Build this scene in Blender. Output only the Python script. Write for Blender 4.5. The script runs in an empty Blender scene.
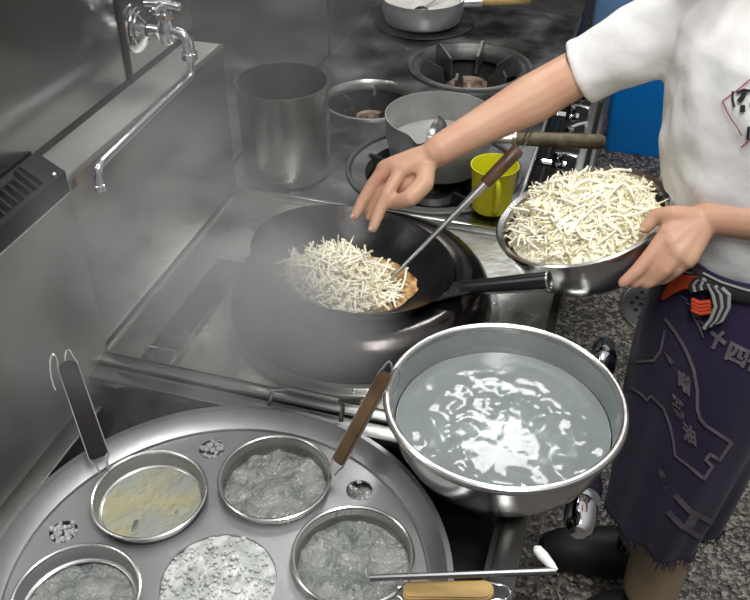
import bpy, bmesh, math, random
from math import pi, sin, cos, sqrt, atan2, hypot, radians
from mathutils import Vector as V, Matrix as M, noise as N
from mathutils.bvhtree import BVHTree
from mathutils.geometry import delaunay_2d_cdt
random.seed(7)
sc = bpy.context.scene
COL = sc.collection
# ------------------------------------------------------------------ camera
cd = bpy.data.cameras.new('camera'); cam = bpy.data.objects.new('camera', cd); COL.objects.link(cam)
CP = V((0, 0, 1.75)); PITCH = math.atan2(680, 900)
YAW = math.atan2(337, 900*cos(PITCH)+680*sin(PITCH)); FPX = 900.0
cam.location = CP; cam.rotation_euler = (pi/2-PITCH, 0, YAW)
cd.sensor_width = 36; cd.lens = 36*FPX/750; cd.clip_start = .01; cd.clip_end = 60
sc.camera = cam
# ------------------------------------------------------------------ world and light
w = bpy.data.worlds.new('world'); sc.world = w; w.use_nodes = True
wn = w.node_tree; bg = wn.nodes['Background']
tc = wn.nodes.new('ShaderNodeTexCoord'); sx = wn.nodes.new('ShaderNodeSeparateXYZ'); cr = wn.nodes.new('ShaderNodeValToRGB')
wn.links.new(tc.outputs['Generated'], sx.inputs[0]); wn.links.new(sx.outputs['Z'], cr.inputs[0]); wn.links.new(cr.outputs[0], bg.inputs[0])
cr.color_ramp.elements[0].position = 0.0; cr.color_ramp.elements[0].color = (.10, .10, .10, 1)
cr.color_ramp.elements[1].position = .9; cr.color_ramp.elements[1].color = (.50, .51, .52, 1)
e = cr.color_ramp.elements.new(.35); e.color = (.20, .20, .205, 1)
bg.inputs[1].default_value = 1.2
def area(name, loc, size, power, target, col=(1, .985, .96)):
    l = bpy.data.lights.new(name, 'AREA'); l.shape = 'RECTANGLE'; l.size = size[0]; l.size_y = size[1]; l.energy = power; l.color = col
    o = bpy.data.objects.new(name, l); COL.objects.link(o); o.location = loc
    o.rotation_euler = (V(target)-V(loc)).to_track_quat('-Z', 'Y').to_euler()
area('ceiling_fluorescent_light', (.12, .50, 2.7), (.3, 1.2), 30, (-.15, 1.2, .9))
area('ceiling_fluorescent_light', (-.28, 2.67, 2.7), (.42, .45), 14, (-.15, 1.5, .9))
sc.view_settings.view_transform = 'Standard'; sc.view_settings.look = 'None'
sc.view_settings.exposure = 0.15; sc.view_settings.gamma = 1; sc.view_settings.use_curve_mapping = False
# ------------------------------------------------------------------ measuring helper: photo pixel + known plane -> place
RM = M.Rotation(YAW, 3, 'Z') @ M.Rotation(pi/2-PITCH, 3, 'X')
def ray(px, py): return RM @ V(((px-375)/FPX, -(py-300)/FPX, -1))
def P(px, py, z): d = ray(px, py); return CP+d*((z-CP.z)/d.z)
def PY(px, py, y): d = ray(px, py); return CP+d*(y/d.y)
# ------------------------------------------------------------------ materials
def mat(name, col, rough=.5, metal=0, bump=0, bscale=50, var=0, vscale=6, rvar=0, spec=.5, trans=0, alpha=1, sheen=0, sss=0, stretch=(1, 1, 1), ior=1.45, coat=0, bdist=.002, var2=None):
    m = bpy.data.materials.new(name); m.use_nodes = True; nt = m.node_tree; b = nt.nodes['Principled BSDF']; L = nt.links.new
    b.inputs['Base Color'].default_value = (*col, 1); b.inputs['Roughness'].default_value = rough; b.inputs['Metallic'].default_value = metal
    b.inputs['Specular IOR Level'].default_value = spec; b.inputs['Transmission Weight'].default_value = trans; b.inputs['IOR'].default_value = ior
    b.inputs['Alpha'].default_value = alpha; b.inputs['Sheen Weight'].default_value = sheen; b.inputs['Coat Weight'].default_value = coat
    if sss:
        b.inputs['Subsurface Weight'].default_value = sss; b.inputs['Subsurface Radius'].default_value = (.012, .005, .003); b.inputs['Subsurface Scale'].default_value = .5
    t = nt.nodes.new('ShaderNodeTexCoord'); mp = nt.nodes.new('ShaderNodeMapping'); mp.inputs['Scale'].default_value = stretch; L(t.outputs['Object'], mp.inputs[0])
    if var or rvar:
        n = nt.nodes.new('ShaderNodeTexNoise'); n.inputs['Scale'].default_value = vscale; n.inputs['Detail'].default_value = 6; L(mp.outputs[0], n.inputs[0])
        if var:
            mx = nt.nodes.new('ShaderNodeMix'); mx.data_type = 'RGBA'; r = nt.nodes.new('ShaderNodeValToRGB')
            r.color_ramp.elements[0].position = .35; r.color_ramp.elements[1].position = .65; L(n.outputs[0], r.inputs[0]); L(r.outputs[0], mx.inputs[0])
            c2 = var2 or tuple(max(0, c*(1-var)) for c in col)
            mx.inputs[6].default_value = (*c2, 1); mx.inputs[7].default_value = (*col, 1); L(mx.outputs[2], b.inputs['Base Color'])
        if rvar:
            mr = nt.nodes.new('ShaderNodeMapRange'); mr.inputs[3].default_value = max(.02, rough-rvar); mr.inputs[4].default_value = rough+rvar
            mr.inputs[1].default_value = .3; mr.inputs[2].default_value = .7; L(n.outputs[0], mr.inputs[0]); L(mr.outputs[0], b.inputs['Roughness'])
    if bump:
        n = nt.nodes.new('ShaderNodeTexNoise'); n.inputs['Scale'].default_value = bscale; n.inputs['Detail'].default_value = 4; L(mp.outputs[0], n.inputs[0])
        bp = nt.nodes.new('ShaderNodeBump'); bp.inputs['Strength'].default_value = bump; bp.inputs['Distance'].default_value = bdist; L(n.outputs[0], bp.inputs['Height']); L(bp.outputs[0], b.inputs['Normal'])
    return m
STEEL = mat('brushed_stainless', (.42, .42, .41), .3, 1, .15, 60, .25, 5, .08)
WALLS = mat('wall_stainless', (.36, .36, .355), .21, 1, .05, 7, .2, 3, .05)
LEDGE = mat('ledge_steel', (.50, .51, .49), .45, .8, .1, 30, .15, 6, .08)
PANEL = mat('scratched_panel_steel', (.42, .42, .405), .48, .85, .3, 14, .35, 3.5, .1)
LIP = mat('bright_edge_steel', (.62, .62, .6), .28, 1, .1, 90)
TOPST = mat('worn_range_top', (.30, .305, .31), .36, 1, .35, 120, .45, 9, .14)
TOPWET = mat('wet_station_top', (.46, .46, .43), .34, 1, .4, 60, .18, 10, .12)
BOIL = mat('dull_boiler_steel', (.47, .47, .475), .42, 1, .12, 70, .15, 7, .07)
BOWL = mat('bowl_steel', (.62, .62, .61), .22, 1, .05, 30, .1, 6, .04)
CHROME = mat('chrome', (.75, .75, .76), .08, 1)
WIRE = mat('wire_steel', (.66, .66, .64), .2, 1)
ALU = mat('aluminium_pan', (.66, .66, .65), .42, .85, .25, 45, .25, 12, .06)
DARKM = mat('sooty_cast_iron', (.045, .044, .042), .5, .5, .5, 80, .3, 20, .1)
RINGM = mat('grey_ring_iron', (.17, .17, .165), .45, .8, .5, 60, .3, 14, .1)
HOLE = mat('black_recess', (.012, .012, .012), .6, .2, .3, 40)  # near-black colour shared by burner wells, fire pit, drain pit and grille back
WOKM = mat('seasoned_wok_iron', (.028, .027, .027), .32, .7, .25, 60, .3, 9, .1)
DOMEM = mat('burnt_steel_ring', (.10, .095, .09), .22, .9, .25, 30, .6, 7, .1, var2=(.035, .03, .03))
PLAST = mat('black_plastic', (.03, .03, .032), .35, 0, .1, 80)
GRILM = mat('black_grille_metal', (.035, .036, .038), .38, .5)
YEL = mat('yellow_plastic', (.72, .70, .02), .3, 0, sss=.15)
WOOD = mat('dark_handle_wood', (.11, .055, .03), .45, 0, .3, 90, .5, 30, .1, stretch=(1, 1, .2))
WOODL = mat('pale_worn_wood', (.55, .36, .13), .45, 0, .3, 90, .6, 22, .1, stretch=(.3, 1, 1))
WOODG = mat('old_greenish_wood', (.20, .155, .08), .5, 0, .4, 120, .6, 40, .1)
WOODH = mat('brown_varnished_wood', (.12, .07, .035), .35, 0, .2, 60, .55, 18, .1)
SKIN = mat('skin', (.56, .345, .225), .48, 0, .2, 200, .16, 14, sss=.10, var2=(.53, .28, .19))
NAIL = mat('fingernail', (.68, .42, .36), .3, 0)
SHIRT = mat('white_cotton_shirt', (.80, .795, .785), .85, 0, .35, 16, sheen=.2, bdist=.012)
INK = mat('black_print', (.02, .02, .025), .8)
REDP = mat('crimson_print', (.35, .02, .06), .8)
APRON = mat('dark_indigo_cloth', (.030, .022, .055), .95, 0, .4, 500, .35, 5, sheen=.15, spec=.1)
PRINT = mat('faded_grey_print', (.135, .12, .135), .95, 0, .2, 300, .2, 60, spec=.1)
ORANGE = mat('orange_woven_band', (.50, .055, .015), .8, 0, .3, 400)
GREYC = mat('grey_woven_cord', (.27, .27, .26), .85, 0, .3, 400)
BLKC = mat('black_woven_cord', (.02, .02, .02), .85)
HAIR = mat('black_hair', (.012, .010, .009), .5, 0, .4, 200)
KHAKI = mat('khaki_trousers', (.36, .27, .17), .9, 0, .3, 60)
SHOE = mat('black_rubber_shoe', (.012, .012, .013), .55, 0, .3, 40)
BLUE = mat('bright_blue_plastic', (.0, .25, .78), .45, 0, .1, 30, .12, 8)
PBLUE = mat('pale_blue_plastic', (.22, .40, .68), .4, 0, .1, 30, .2, 8)
SAUCE = mat('brown_sauce', (.70, .46, .20), .10, 0, 1, 40, .7, 75, sss=.1, var2=(.24, .10, .025), coat=.5)
SOUP = mat('creamy_soup', (.80, .78, .72), .3, 0, .5, 40, .2, 30)
STARCH = mat('starchy_noodle_water', (.30, .32, .29), .09, 0, .9, 55, .5, 16, ior=1.33, bdist=.012, var2=(.40, .37, .22))
NOOD = mat('yellow_noodles', (.44, .39, .20), .4, 0, .4, 60, sss=.2)
FOAM = mat('white_foam', (.68, .69, .68), .2, 0, .6, 160, .5, 38, sss=.1, var2=(.36, .38, .36))
WATER = mat('cloudy_bowl_water', (.33, .375, .38), .03, 0, .10, 30, .3, 5, ior=1.33, bdist=.006, trans=.5, spec=.28, var2=(.40, .45, .445))
BWATER = mat('boiling_water', (.31, .32, .305), .05, 0, 1, 42, .5, 22, spec=1.0, ior=1.33, bdist=.022, var2=(.15, .165, .155), trans=.0)
SPR1 = mat('bean_sprout_pale', (.97, .93, .76), .7, 0)
SPR2 = mat('bean_sprout_yellow', (.95, .85, .52), .7, 0)
# pebbled wet floor
FLOOR = bpy.data.materials.new('pebbled_wet_floor'); FLOOR.use_nodes = True
nt = FLOOR.node_tree; b = nt.nodes['Principled BSDF']; L = nt.links.new
t = nt.nodes.new('ShaderNodeTexCoord'); vo = nt.nodes.new('ShaderNodeTexVoronoi'); vo.inputs['Scale'].default_value = 110
vr = nt.nodes.new('ShaderNodeValToRGB'); L(t.outputs['Object'], vo.inputs[0]); sp = nt.nodes.new('ShaderNodeSeparateColor'); L(vo.outputs['Color'], sp.inputs[0]); L(sp.outputs[0], vr.inputs[0])
vr.color_ramp.elements[0].color = (.025, .022, .02, 1); vr.color_ramp.elements[1].color = (.34, .30, .25, 1); e = vr.color_ramp.elements.new(.6); e.color = (.11, .098, .082, 1)
L(vr.outputs[0], b.inputs['Base Color']); b.inputs['Roughness'].default_value = .3
bp = nt.nodes.new('ShaderNodeBump'); bp.inputs['Strength'].default_value = .8; bp.inputs['Distance'].default_value = .004; L(vo.outputs['Distance'], bp.inputs['Height']); bp.invert = True; L(bp.outputs[0], b.inputs['Normal'])
# fine woven wire mesh with open cells
MESHM = mat('fine_wire_mesh', (.42, .42, .40), .3, 1)
nt = MESHM.node_tree; b = nt.nodes['Principled BSDF']; t = nt.nodes.new('ShaderNodeTexCoord')
br = nt.nodes.new('ShaderNodeTexBrick'); br.inputs['Scale'].default_value = 1; br.offset = 0
mp = nt.nodes.new('ShaderNodeMapping'); nt.links.new(t.outputs['UV'], mp.inputs[0]); mp.inputs['Scale'].default_value = (60, 16, 1)
ck = nt.nodes.new('ShaderNodeVectorMath'); ck.operation = 'FRACTION'; nt.links.new(mp.outputs[0], ck.inputs[0])
s2 = nt.nodes.new('ShaderNodeSeparateXYZ'); nt.links.new(ck.outputs[0], s2.inputs[0])
mn = nt.nodes.new('ShaderNodeMath'); mn.operation = 'MINIMUM'; nt.links.new(s2.outputs[0], mn.inputs[0]); nt.links.new(s2.outputs[1], mn.inputs[1])
lt = nt.nodes.new('ShaderNodeMath'); lt.operation = 'LESS_THAN'; lt.inputs[1].default_value = .45; nt.links.new(mn.outputs[0], lt.inputs[0]); nt.links.new(lt.outputs[0], b.inputs['Alpha'])
nt.nodes.remove(br)
# ------------------------------------------------------------------ builders
def props(o, label=None, cat=None, group=None, kind=None):
    for k, v in (('label', label), ('category', cat), ('group', group), ('kind', kind)):
        if v: o[k] = v
    return o
def thing(name, loc, label, cat, group=None):
    o = bpy.data.objects.new(name, None); o.empty_display_size = .05; COL.objects.link(o); o.location = loc
    o['W'] = 1; del o['W']
    return props(o, label, cat, group)
class G:
    def __init__(s): s.bm = bmesh.new()
    def vf(s, vs, fs):
        v = [s.bm.verts.new(p) for p in vs]
        for f in fs:
            try: s.bm.faces.new([v[i] for i in f])
            except ValueError: pass
        return s
    def box(s, c, d, rot=None, bev=0):
        x, y, z = d[0]/2, d[1]/2, d[2]/2; R = rot or M.Identity(3)
        b2 = bmesh.new(); bmesh.ops.create_cube(b2, size=1)
        for v in b2.verts: v.co = V((v.co.x*d[0], v.co.y*d[1], v.co.z*d[2]))
        if bev: bmesh.ops.bevel(b2, geom=b2.edges[:], offset=bev, segments=2, profile=.5, affect='EDGES')
        for v in b2.verts: v.co = R @ v.co + V(c)
        s.add(b2); return s
    def add(s, b2):
        m = bpy.data.meshes.new('t'); b2.to_mesh(m); b2.free(); s.bm.from_mesh(m); bpy.data.meshes.remove(m)
    def lathe(s, prof, c=(0, 0, 0), seg=48, mtx=None, cap0=False, cap1=False, a0=0, a1=2*pi, warp=None):
        full = abs(a1-a0-2*pi) < 1e-6; n = seg if full else seg+1; rows = []
        for r, z in prof:
            row = []
            for i in range(n):
                a = a0+(a1-a0)*i/seg; p = V((r*cos(a), r*sin(a), z))
                if warp: p = warp(p, a)
                p = (mtx @ p if mtx else p)+V(c); row.append(s.bm.verts.new(p))
            rows.append(row)
        for k in range(len(rows)-1):
            for i in range(seg):
                j = (i+1) % n; s.bm.faces.new((rows[k][i], rows[k][j], rows[k+1][j], rows[k+1][i]))
        if cap0: s.bm.faces.new(rows[0][::-1])
        if cap1: s.bm.faces.new(rows[-1])
        return s
    def tube(s, pts, r, seg=12, closed=False, flat=None, caps=True):
        pts = [V(p) for p in pts]; n = len(pts); rr = r if isinstance(r, (list, tuple)) else [r]*n
        T = []
        for i in range(n):
            a = pts[(i-1) % n] if (closed or i > 0) else pts[i]; b = pts[(i+1) % n] if (closed or i < n-1) else pts[i]
            T.append((b-a).normalized())
        up = V((0, 0, 1)) if abs(T[0].z) < .9 else V((1, 0, 0)); u = (up-T[0]*up.dot(T[0])).normalized(); rows = []
        for i in range(n):
            u = (u-T[i]*u.dot(T[i])).normalized(); w_ = T[i].cross(u); k = flat or 1
            rows.append([s.bm.verts.new(pts[i]+(u*cos(2*pi*j/seg)*k+w_*sin(2*pi*j/seg))*rr[i]) for j in range(seg)])
        for i in range(n if closed else n-1):
            A, B = rows[i], rows[(i+1) % n]
            for j in range(seg): s.bm.faces.new((A[j], A[(j+1) % seg], B[(j+1) % seg], B[j]))
        if not closed and caps: s.bm.faces.new(rows[0][::-1]); s.bm.faces.new(rows[-1])
        return s
    def ball(s, c, r, sub=2, sc_=(1, 1, 1), rot=None):
        b2 = bmesh.new(); bmesh.ops.create_icosphere(b2, subdivisions=sub, radius=1)
        for v in b2.verts:
            p = V((v.co.x*r*sc_[0], v.co.y*r*sc_[1], v.co.z*r*sc_[2])); v.co = (rot @ p if rot else p)+V(c)
        s.add(b2); return s
    def ring(s, c, R, r, seg=64, mtx=None, ts=8, a0=0, a1=2*pi):
        pr = [(R+r*cos(2*pi*k/ts), r*sin(2*pi*k/ts)) for k in range(ts+1)]
        return s.lathe(pr, c, seg, mtx, a0=a0, a1=a1)
    def prism(s, poly, z0, z1):
        a = [s.bm.verts.new((x, y, z0)) for x, y in poly]; b = [s.bm.verts.new((x, y, z1)) for x, y in poly]; n = len(poly)
        s.bm.faces.new(a[::-1]); s.bm.faces.new(b)
        for i in range(n): s.bm.faces.new((a[i], a[(i+1) % n], b[(i+1) % n], b[i]))
        return s
    def build(s, name, m, parent=None, label=None, cat=None, group=None, kind=None, smooth=35, weld=True, mods=()):
        bm = s.bm
        if weld: bmesh.ops.remove_doubles(bm, verts=bm.verts, dist=1e-5)
        bmesh.ops.recalc_face_normals(bm, faces=bm.faces)
        me = bpy.data.meshes.new(name)
        off = V((0, 0, 0))
        if parent is None and bm.verts:
            xs = [v.co for v in bm.verts]; off = V(((min(p.x for p in xs)+max(p.x for p in xs))/2, (min(p.y for p in xs)+max(p.y for p in xs))/2, min(p.z for p in xs)))
            for v in bm.verts: v.co -= off
        bm.to_mesh(me); bm.free()
        ms = m if isinstance(m, (list, tuple)) else [m]
        for q in ms: me.materials.append(q)
        if smooth is not None:
            for p in me.polygons: p.use_smooth = True
            me.set_sharp_from_angle(angle=radians(smooth))
        o = bpy.data.objects.new(name, me); COL.objects.link(o); o.location = off
        if parent is not None:
            o.parent = parent; o.matrix_parent_inverse = wmat(parent).inverted()
        return props(o, label, cat, group, kind)
def wmat(o):
    m = M.LocRotScale(o.location, o.rotation_euler, o.scale)
    if o.parent: m = wmat(o.parent) @ o.matrix_parent_inverse @ m
    return m
def circle2(c, r, n=40): return [(c[0]+r*cos(2*pi*i/n), c[1]+r*sin(2*pi*i/n)) for i in range(n)]
def plate(g, outline, holes, z, th):
    """flat plate with holes cut through"""
    pts = [V(p) for p in outline]; faces = [list(range(len(outline)))]; k = len(pts); edges = []
    for h in [outline]+holes:
        if h is not outline:
            k = len(pts); pts += [V(p) for p in h]
        else: k = 0
        edges += [(k+i, k+(i+1) % len(h)) for i in range(len(h))]
    vs, es, fs, _, _, _ = delaunay_2d_cdt(pts, edges, [], 1, 1e-6)
    def inside(p, poly):
        c = False; n = len(poly)
        for i in range(n):
            a, b_ = poly[i], poly[i-1]
            if (a[1] > p[1]) != (b_[1] > p[1]) and p[0] < (b_[0]-a[0])*(p[1]-a[1])/(b_[1]-a[1])+a[0]: c = not c
        return c
    keep = []
    for f in fs:
        cx = sum(vs[i].x for i in f)/len(f); cy = sum(vs[i].y for i in f)/len(f)
        if inside((cx, cy), outline) and not any(inside((cx, cy), h) for h in holes): keep.append(f)
    top = [g.bm.verts.new((v.x, v.y, z)) for v in vs]; bot = [g.bm.verts.new((v.x, v.y, z-th)) for v in vs]
    cnt = {}
    for f in keep:
        g.bm.faces.new([top[i] for i in f]); g.bm.faces.new([bot[i] for i in reversed(f)])
        for i in range(len(f)):
            e_ = (f[i], f[(i+1) % len(f)]); cnt[e_] = 1
    for (a, b_) in cnt:
        if (b_, a) not in cnt: g.bm.faces.new((top[a], bot[a], bot[b_], top[b_]))
    return g
def bez(p0, p1, p2, p3, n=10):
    p0, p1, p2, p3 = map(V, (p0, p1, p2, p3))
    return [p0*(1-t)**3+p1*3*t*(1-t)**2+p2*3*t*t*(1-t)+p3*t**3 for t in [i/n for i in range(n+1)]]
def basis(n_):
    n_ = V(n_).normalized(); u = V((1, 0, 0)); u = (u-n_*u.dot(n_)).normalized(); v = n_.cross(u)
    return M((u, v, n_)).transposed()
ZC = .80
# ================================================================== SETTING
g = G(); g.vf([(-.9, -.6, 0), (3, -.6, 0), (3, 5, 0), (-.9, 5, 0)], [(0, 1, 2, 3)]).build('floor', FLOOR, kind='structure')
G().box((-.87, 2.2, 1.35), (.1, 5.6, 2.7)).build('wall_left', WALLS, kind='structure', smooth=None)
G().box((1.05, 5.05, 1.35), (3.9, .1, 2.7)).build('wall_far', mat('dark_far_wall', (.10, .10, .105), .5, 0, .1, 20), kind='structure', smooth=None)
G().box((-.817, 1.278, 1.85), (.006, .006, 1.47)).build('trim_1', DARKM, kind='structure')
# steel ledge behind the wok station, with its vertical splash face
g = G(); g.box((-.782, 1.219, .96), (.076, .535, .30), bev=.002); g.build('trim_2', WALLS, kind='structure')
G().box((-.780, 1.219, 1.1125), (.074, .533, .005)).build('trim_6', LEDGE, kind='structure')
G().box((-.741, 1.20, .803), (.005, .50, .006)).build('trim_7', LIP, kind='structure')
G().box((-.743, 1.219, 1.113), (.005, .535, .006)).build('trim_3', LIP, kind='structure')
G().box((-.8185, 1.2, 1.1165), (.004, .57, .012)).build('gap_shade_strip', DARKM, kind='structure')  # dark strip painting in the shadowed gap between ledge and wall
# splash wall behind the gas range
g = G(); g.box((-.81, 1.86, 1.6), (.02, .75, 1.72)); g.build('wall_splash', WALLS, kind='structure')
g = G(); g.box((-.808, 2.60, 1.6), (.024, .715, 1.72)); g.build('wall_splash_rear', WALLS, kind='structure')
# steel side panel behind the boiler
g = G(); g.box((-.779, .35, .55), (.078, 1.204, 1.09), bev=.002); g.build('trim_5', PANEL, kind='structure')
# ------------------------------------------------------------------ floor drain
t = thing('floor_drain', (.272, 2.432, 0), 'round slotted metal drain cover set in the pebbled floor', 'drain')
G().ring((.272, 2.432, .004), .172, .006).build('drain_rim', LIP, t)
g = G(); slots = []
for i in range(-5, 6):
    for j in range(-4, 5):
        x, y = i*.028+(.014 if j % 2 else 0), j*.034
        if hypot(x, y) < .145: slots.append([(x+.272-.009, y+2.432), (x+.272, y+2.432-.012), (x+.272+.009, y+2.432), (x+.272, y+2.432+.012)])
plate(g, circle2((.272, 2.432), .168), slots, .006, .004); g.build('drain_grate', STEEL, t, smooth=None)
G().lathe([(0, .0015), (.166, .0015)], (.272, 2.432, 0)).build('drain_pit', HOLE, t)
# ------------------------------------------------------------------ blue bins beyond the range
def bin_(name, c, d, m, label, cat):
    t = thing(name, (c[0], c[1], 0), label, cat); x, y, h = d
    g = G(); rows = []
    for z, k in ((0, .9), (.01, .93), (h, 1.0), (h, .96), (.03, .88)):
        pts = []
        for cx, cy, a in ((1, 1, 0), (-1, 1, 90), (-1, -1, 180), (1, -1, 270)):
            for q in range(6):
                an = radians(a+q*18); r = .025
                pts.append(g.bm.verts.new((c[0]+cx*(x/2*k-r)+r*cos(an), c[1]+cy*(y/2*k-r)+r*sin(an), z)))
        rows.append(pts)
    n = len(rows[0])
    for k in range(4):
        for i in range(n): g.bm.faces.new((rows[k][i], rows[k][(i+1) % n], rows[k+1][(i+1) % n], rows[k+1][i]))
    g.bm.faces.new(rows[0][::-1]); g.bm.faces.new(rows[-1]); g.build('bin_body', m, t)
    g = G(); g.tube([(c[0]-x/2, c[1]-y/2, h), (c[0]+x/2, c[1]-y/2, h), (c[0]+x/2, c[1]+y/2, h), (c[0]-x/2, c[1]+y/2, h)], .012, 8, closed=True); g.build('bin_rim', m, t)
    return t
bin_('storage_bin', (.080, 3.60, 0), (.285, .28, .44), BLUE, 'bright blue plastic bin standing on the floor beyond the gas range', 'bin')
bin_('plastic_tub', (-.11, 3.95, 0), (.17, .22, .62), PBLUE, 'tall pale blue plastic tub at the far end of the gas range', 'tub')
bin_('plastic_tub', (.09, 3.95, 0), (.20, .22, .58), mat('washed_blue_plastic', (.45, .58, .76), .5, 0, .2, 30, .2, 12), 'washed-out blue plastic tub beside the taller pale blue one', 'tub')
# ================================================================== GAS RANGE
XB = -.796
t = thing('gas_range', (-.48, 2.1, 0), 'low steel gas range with several round burners beyond the wok station', 'gas range')
WA, WB, WC, WD = ((-.372, 1.69), .185), ((-.606, 1.99), .117), ((-.412, 2.262), .160), ((-.612, 2.555), .10)
g = G(); plate(g, [(XB, 1.480), (-.175, 1.480), (-.175, 2.735), (XB, 2.735)], [circle2(*q, 56) for q in (WA, WB, WC)], ZC, .012); g.build('range_top', TOPST, t, smooth=20)
G().box(((XB-.178)/2, 2.10, .33), (-.178-XB-.02, 1.24, .64)).build('range_body', STEEL, t)
G().box(((XB-.175)/2, 1.486, .803), (-.175-XB, .010, .010), bev=.003).build('front_edge', LIP, t)
G().box((-.173, 2.10, .797), (.008, 1.25, .014), bev=.002).build('side_edge', LIP, t)
G().box((-.19, 2.10, .725), (.01, 1.25, .13)).build('valve_panel', DARKM, t)
G().box((-.075, 2.12, .745), (.02, 1.30, .028), bev=.004).build('front_rail', LIP, t)
G().box((-.05, 2.12, .70), (.012, 1.30, .10), bev=.003).build('front_skirt', STEEL, t)
G().box((-.12, 2.10, .53), (.12, 1.25, .02)).build('drip_shelf', DARKM, t)
def well(c, r, nf, style, z=ZC):
    cx, cy = c
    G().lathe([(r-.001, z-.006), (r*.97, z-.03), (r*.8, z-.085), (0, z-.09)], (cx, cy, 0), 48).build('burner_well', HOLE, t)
    if style == 'bright': G().lathe([(r+.004, z-.001), (r+.004, z+.004), (r-.002, z+.005), (r-.008, z-.004), (r-.010, z-.02)], (cx, cy, 0), 64).build('burner_ring', LIP, t)
    elif style == 'wide': G().lathe([(r+.006, z-.001), (r+.005, z+.005), (r-.002, z+.005), (r-.006, z-.001), (r-.036, z-.006), (r-.040, z-.03)], (cx, cy, 0), 64).build('burner_ring', RINGM, t)
    else: G().lathe([(r+.006, z-.001), (r+.005, z+.006), (r-.004, z+.006), (r-.010, z-.002), (r-.022, z+.002), (r-.032, z-.01), (r-.034, z-.03)], (cx, cy, 0), 64).build('burner_ring', RINGM, t)
    for k in range(nf):
        a = 2*pi*k/nf+.45; R = M.Rotation(a, 3, 'Z'); g = G()
        h = .030 if style == 'fins' else .002
        prof = [(r-.03, z-.03), (r-.028, z+h*.55), (r-.040, z+h), (r*.46, z+.002 if style == 'fins' else z-.012), (r*.42, z-.045)]
        th = .0035
        vs = [R @ V((x, sgn*th, 0))+V((cx, cy, zz)) for sgn in (-1, 1) for x, zz in prof]; n = 5
        g.vf(vs, [tuple(range(n))[::-1], tuple(range(n, 2*n))]+[(i, (i+1) % n, n+(i+1) % n, n+i) for i in range(n)])
        g.build('trivet_fin', RINGM if style == 'fins' else DARKM, t)
    g = G(); br_ = min(r*.42, .062)
    g.lathe([(br_, z-.075), (br_, z-.055), (br_*.8, z-.045), (br_*.62, z-.048), (br_*.55, z-.055), (br_*.3, z-.05), (br_*.2, z-.04), (0, z-.038)], (cx, cy, 0), 36)
    g.build('burner_head', DARKM if style == 'wide' else mat('rusty_burner', (.30, .22, .17), .5, .6, .5, 60, .5, 25), t)
well(*WA, 5, 'wide'); well(*WB, 5, 'bright'); well(*WC, 6, 'fins')
G().lathe([(0, ZC+.001), (.148, ZC+.001), (.150, ZC+.003), (.140, ZC+.006), (.09, ZC+.007), (0, ZC+.006)], (-.612, 2.555, 0), 64).build('hot_plate_disc', DARKM, t)
for k, y in enumerate((1.62, 1.80, 1.93, 2.07, 2.20, 2.33, 2.46)):
    g = G(); x = -.118 if k % 2 else -.128; zz = .725
    g.tube([(-.185, y, zz), (x+.02, y, zz)], .010, 10); g.ball((x, y, zz), .017, 2); g.lathe([(.012, 0), (.014, .006), (.014, .018), (.010, .026), (0, .027)], (x, y, zz+.008), 16)
    vv = g.build('gas_valve', CHROME, t)
    g = G(); a = .7 if k % 2 else -.3
    g.tube([(x, y, zz+.032), (x+.018*cos(a), y+.018*sin(a), zz+.036), (x+.046*cos(a), y+.046*sin(a), zz+.036)], [.005, .006, .008], 8, flat=.6); g.build('lever', CHROME, vv)
# ------------------------------------------------------------------ pots and pans on the range
t = thing('stock_pot', (-.675, 1.60, ZC), 'tall open steel pot standing on the range in front of the splash wall', 'pot')
g = G(); g.lathe([(0, ZC+.002), (.089, ZC+.002), (.093, ZC+.006), (.0945, ZC+.2), (.0965, ZC+.201), (.0965, ZC+.204), (.0925, ZC+.204), (.0915, ZC+.01), (0, ZC+.006)], (-.675, 1.60, 0), 72); g.build('pot_body', mat('pot_steel', (.46, .46, .45), .26, 1, .15, 30, .2, 5, .05, stretch=(1, 1, .3)), t)
G().lathe([(0, ZC+.03), (.0912, ZC+.03)], (-.675, 1.60, 0), 40).build('dark_broth', mat('dark_broth', (.06, .045, .03), .15), t)
def poured(c, r, h, zt, m, name='pan_body', spout=None, taper=.86, parent=None, th=.002):
    z0 = zt-h
    def wp(p, a):
        if spout is None: return p
        d = (a-spout+pi) % (2*pi)-pi; f_ = math.exp(-(d/.16)**2)*max(0, (p.z-(zt-.03))/.03)
        return V((p.x*(1+.10*f_), p.y*(1+.10*f_), p.z-.010*f_*f_))
    pr = [(0, z0), (r*taper*.9, z0), (r*taper, z0+.008), (r*.985, z0+h*.6), (r, zt), (r-th, zt), (r*.985-th, z0+h*.6), (r*taper-th, z0+.010), (r*taper*.88, z0+.003), (0, z0+.003)]
    # denser profile near the rim so the lip bends smoothly
    pr2 = []
    for i in range(len(pr)-1):
        for q in range(4): pr2.append((pr[i][0]+(pr[i+1][0]-pr[i][0])*q/4, pr[i][1]+(pr[i+1][1]-pr[i][1])*q/4))
    pr2.append(pr[-1])
    return G().lathe(pr2, (c[0], c[1], 0), 96, warp=wp).build(name, m, parent)
SC = (-.375, 1.745); ZS = .905
t = thing('saucepan', (SC[0], SC[1], .785), 'dented aluminium saucepan with spout and old wooden handle under the reaching forearm', 'saucepan')
sp_a = atan2(1.625-SC[1], -.389-SC[0]); poured(SC, .119, .12, ZS, ALU, spout=sp_a, parent=t)
ha, hb, hc = P(462, 153, ZS-.012), P(506, 150, ZS-.008), P(604, 147, ZS)
g = G(); d0 = V((SC[0], SC[1], ZS-.02)); s0 = V((SC[0]+.11, SC[1]-.035, ZS-.022))
HD = V((.97, .10, .05)).normalized(); h0 = V((-.262, 1.70, .888)); hm = h0+HD*.055; he = hm+HD*.185
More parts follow.
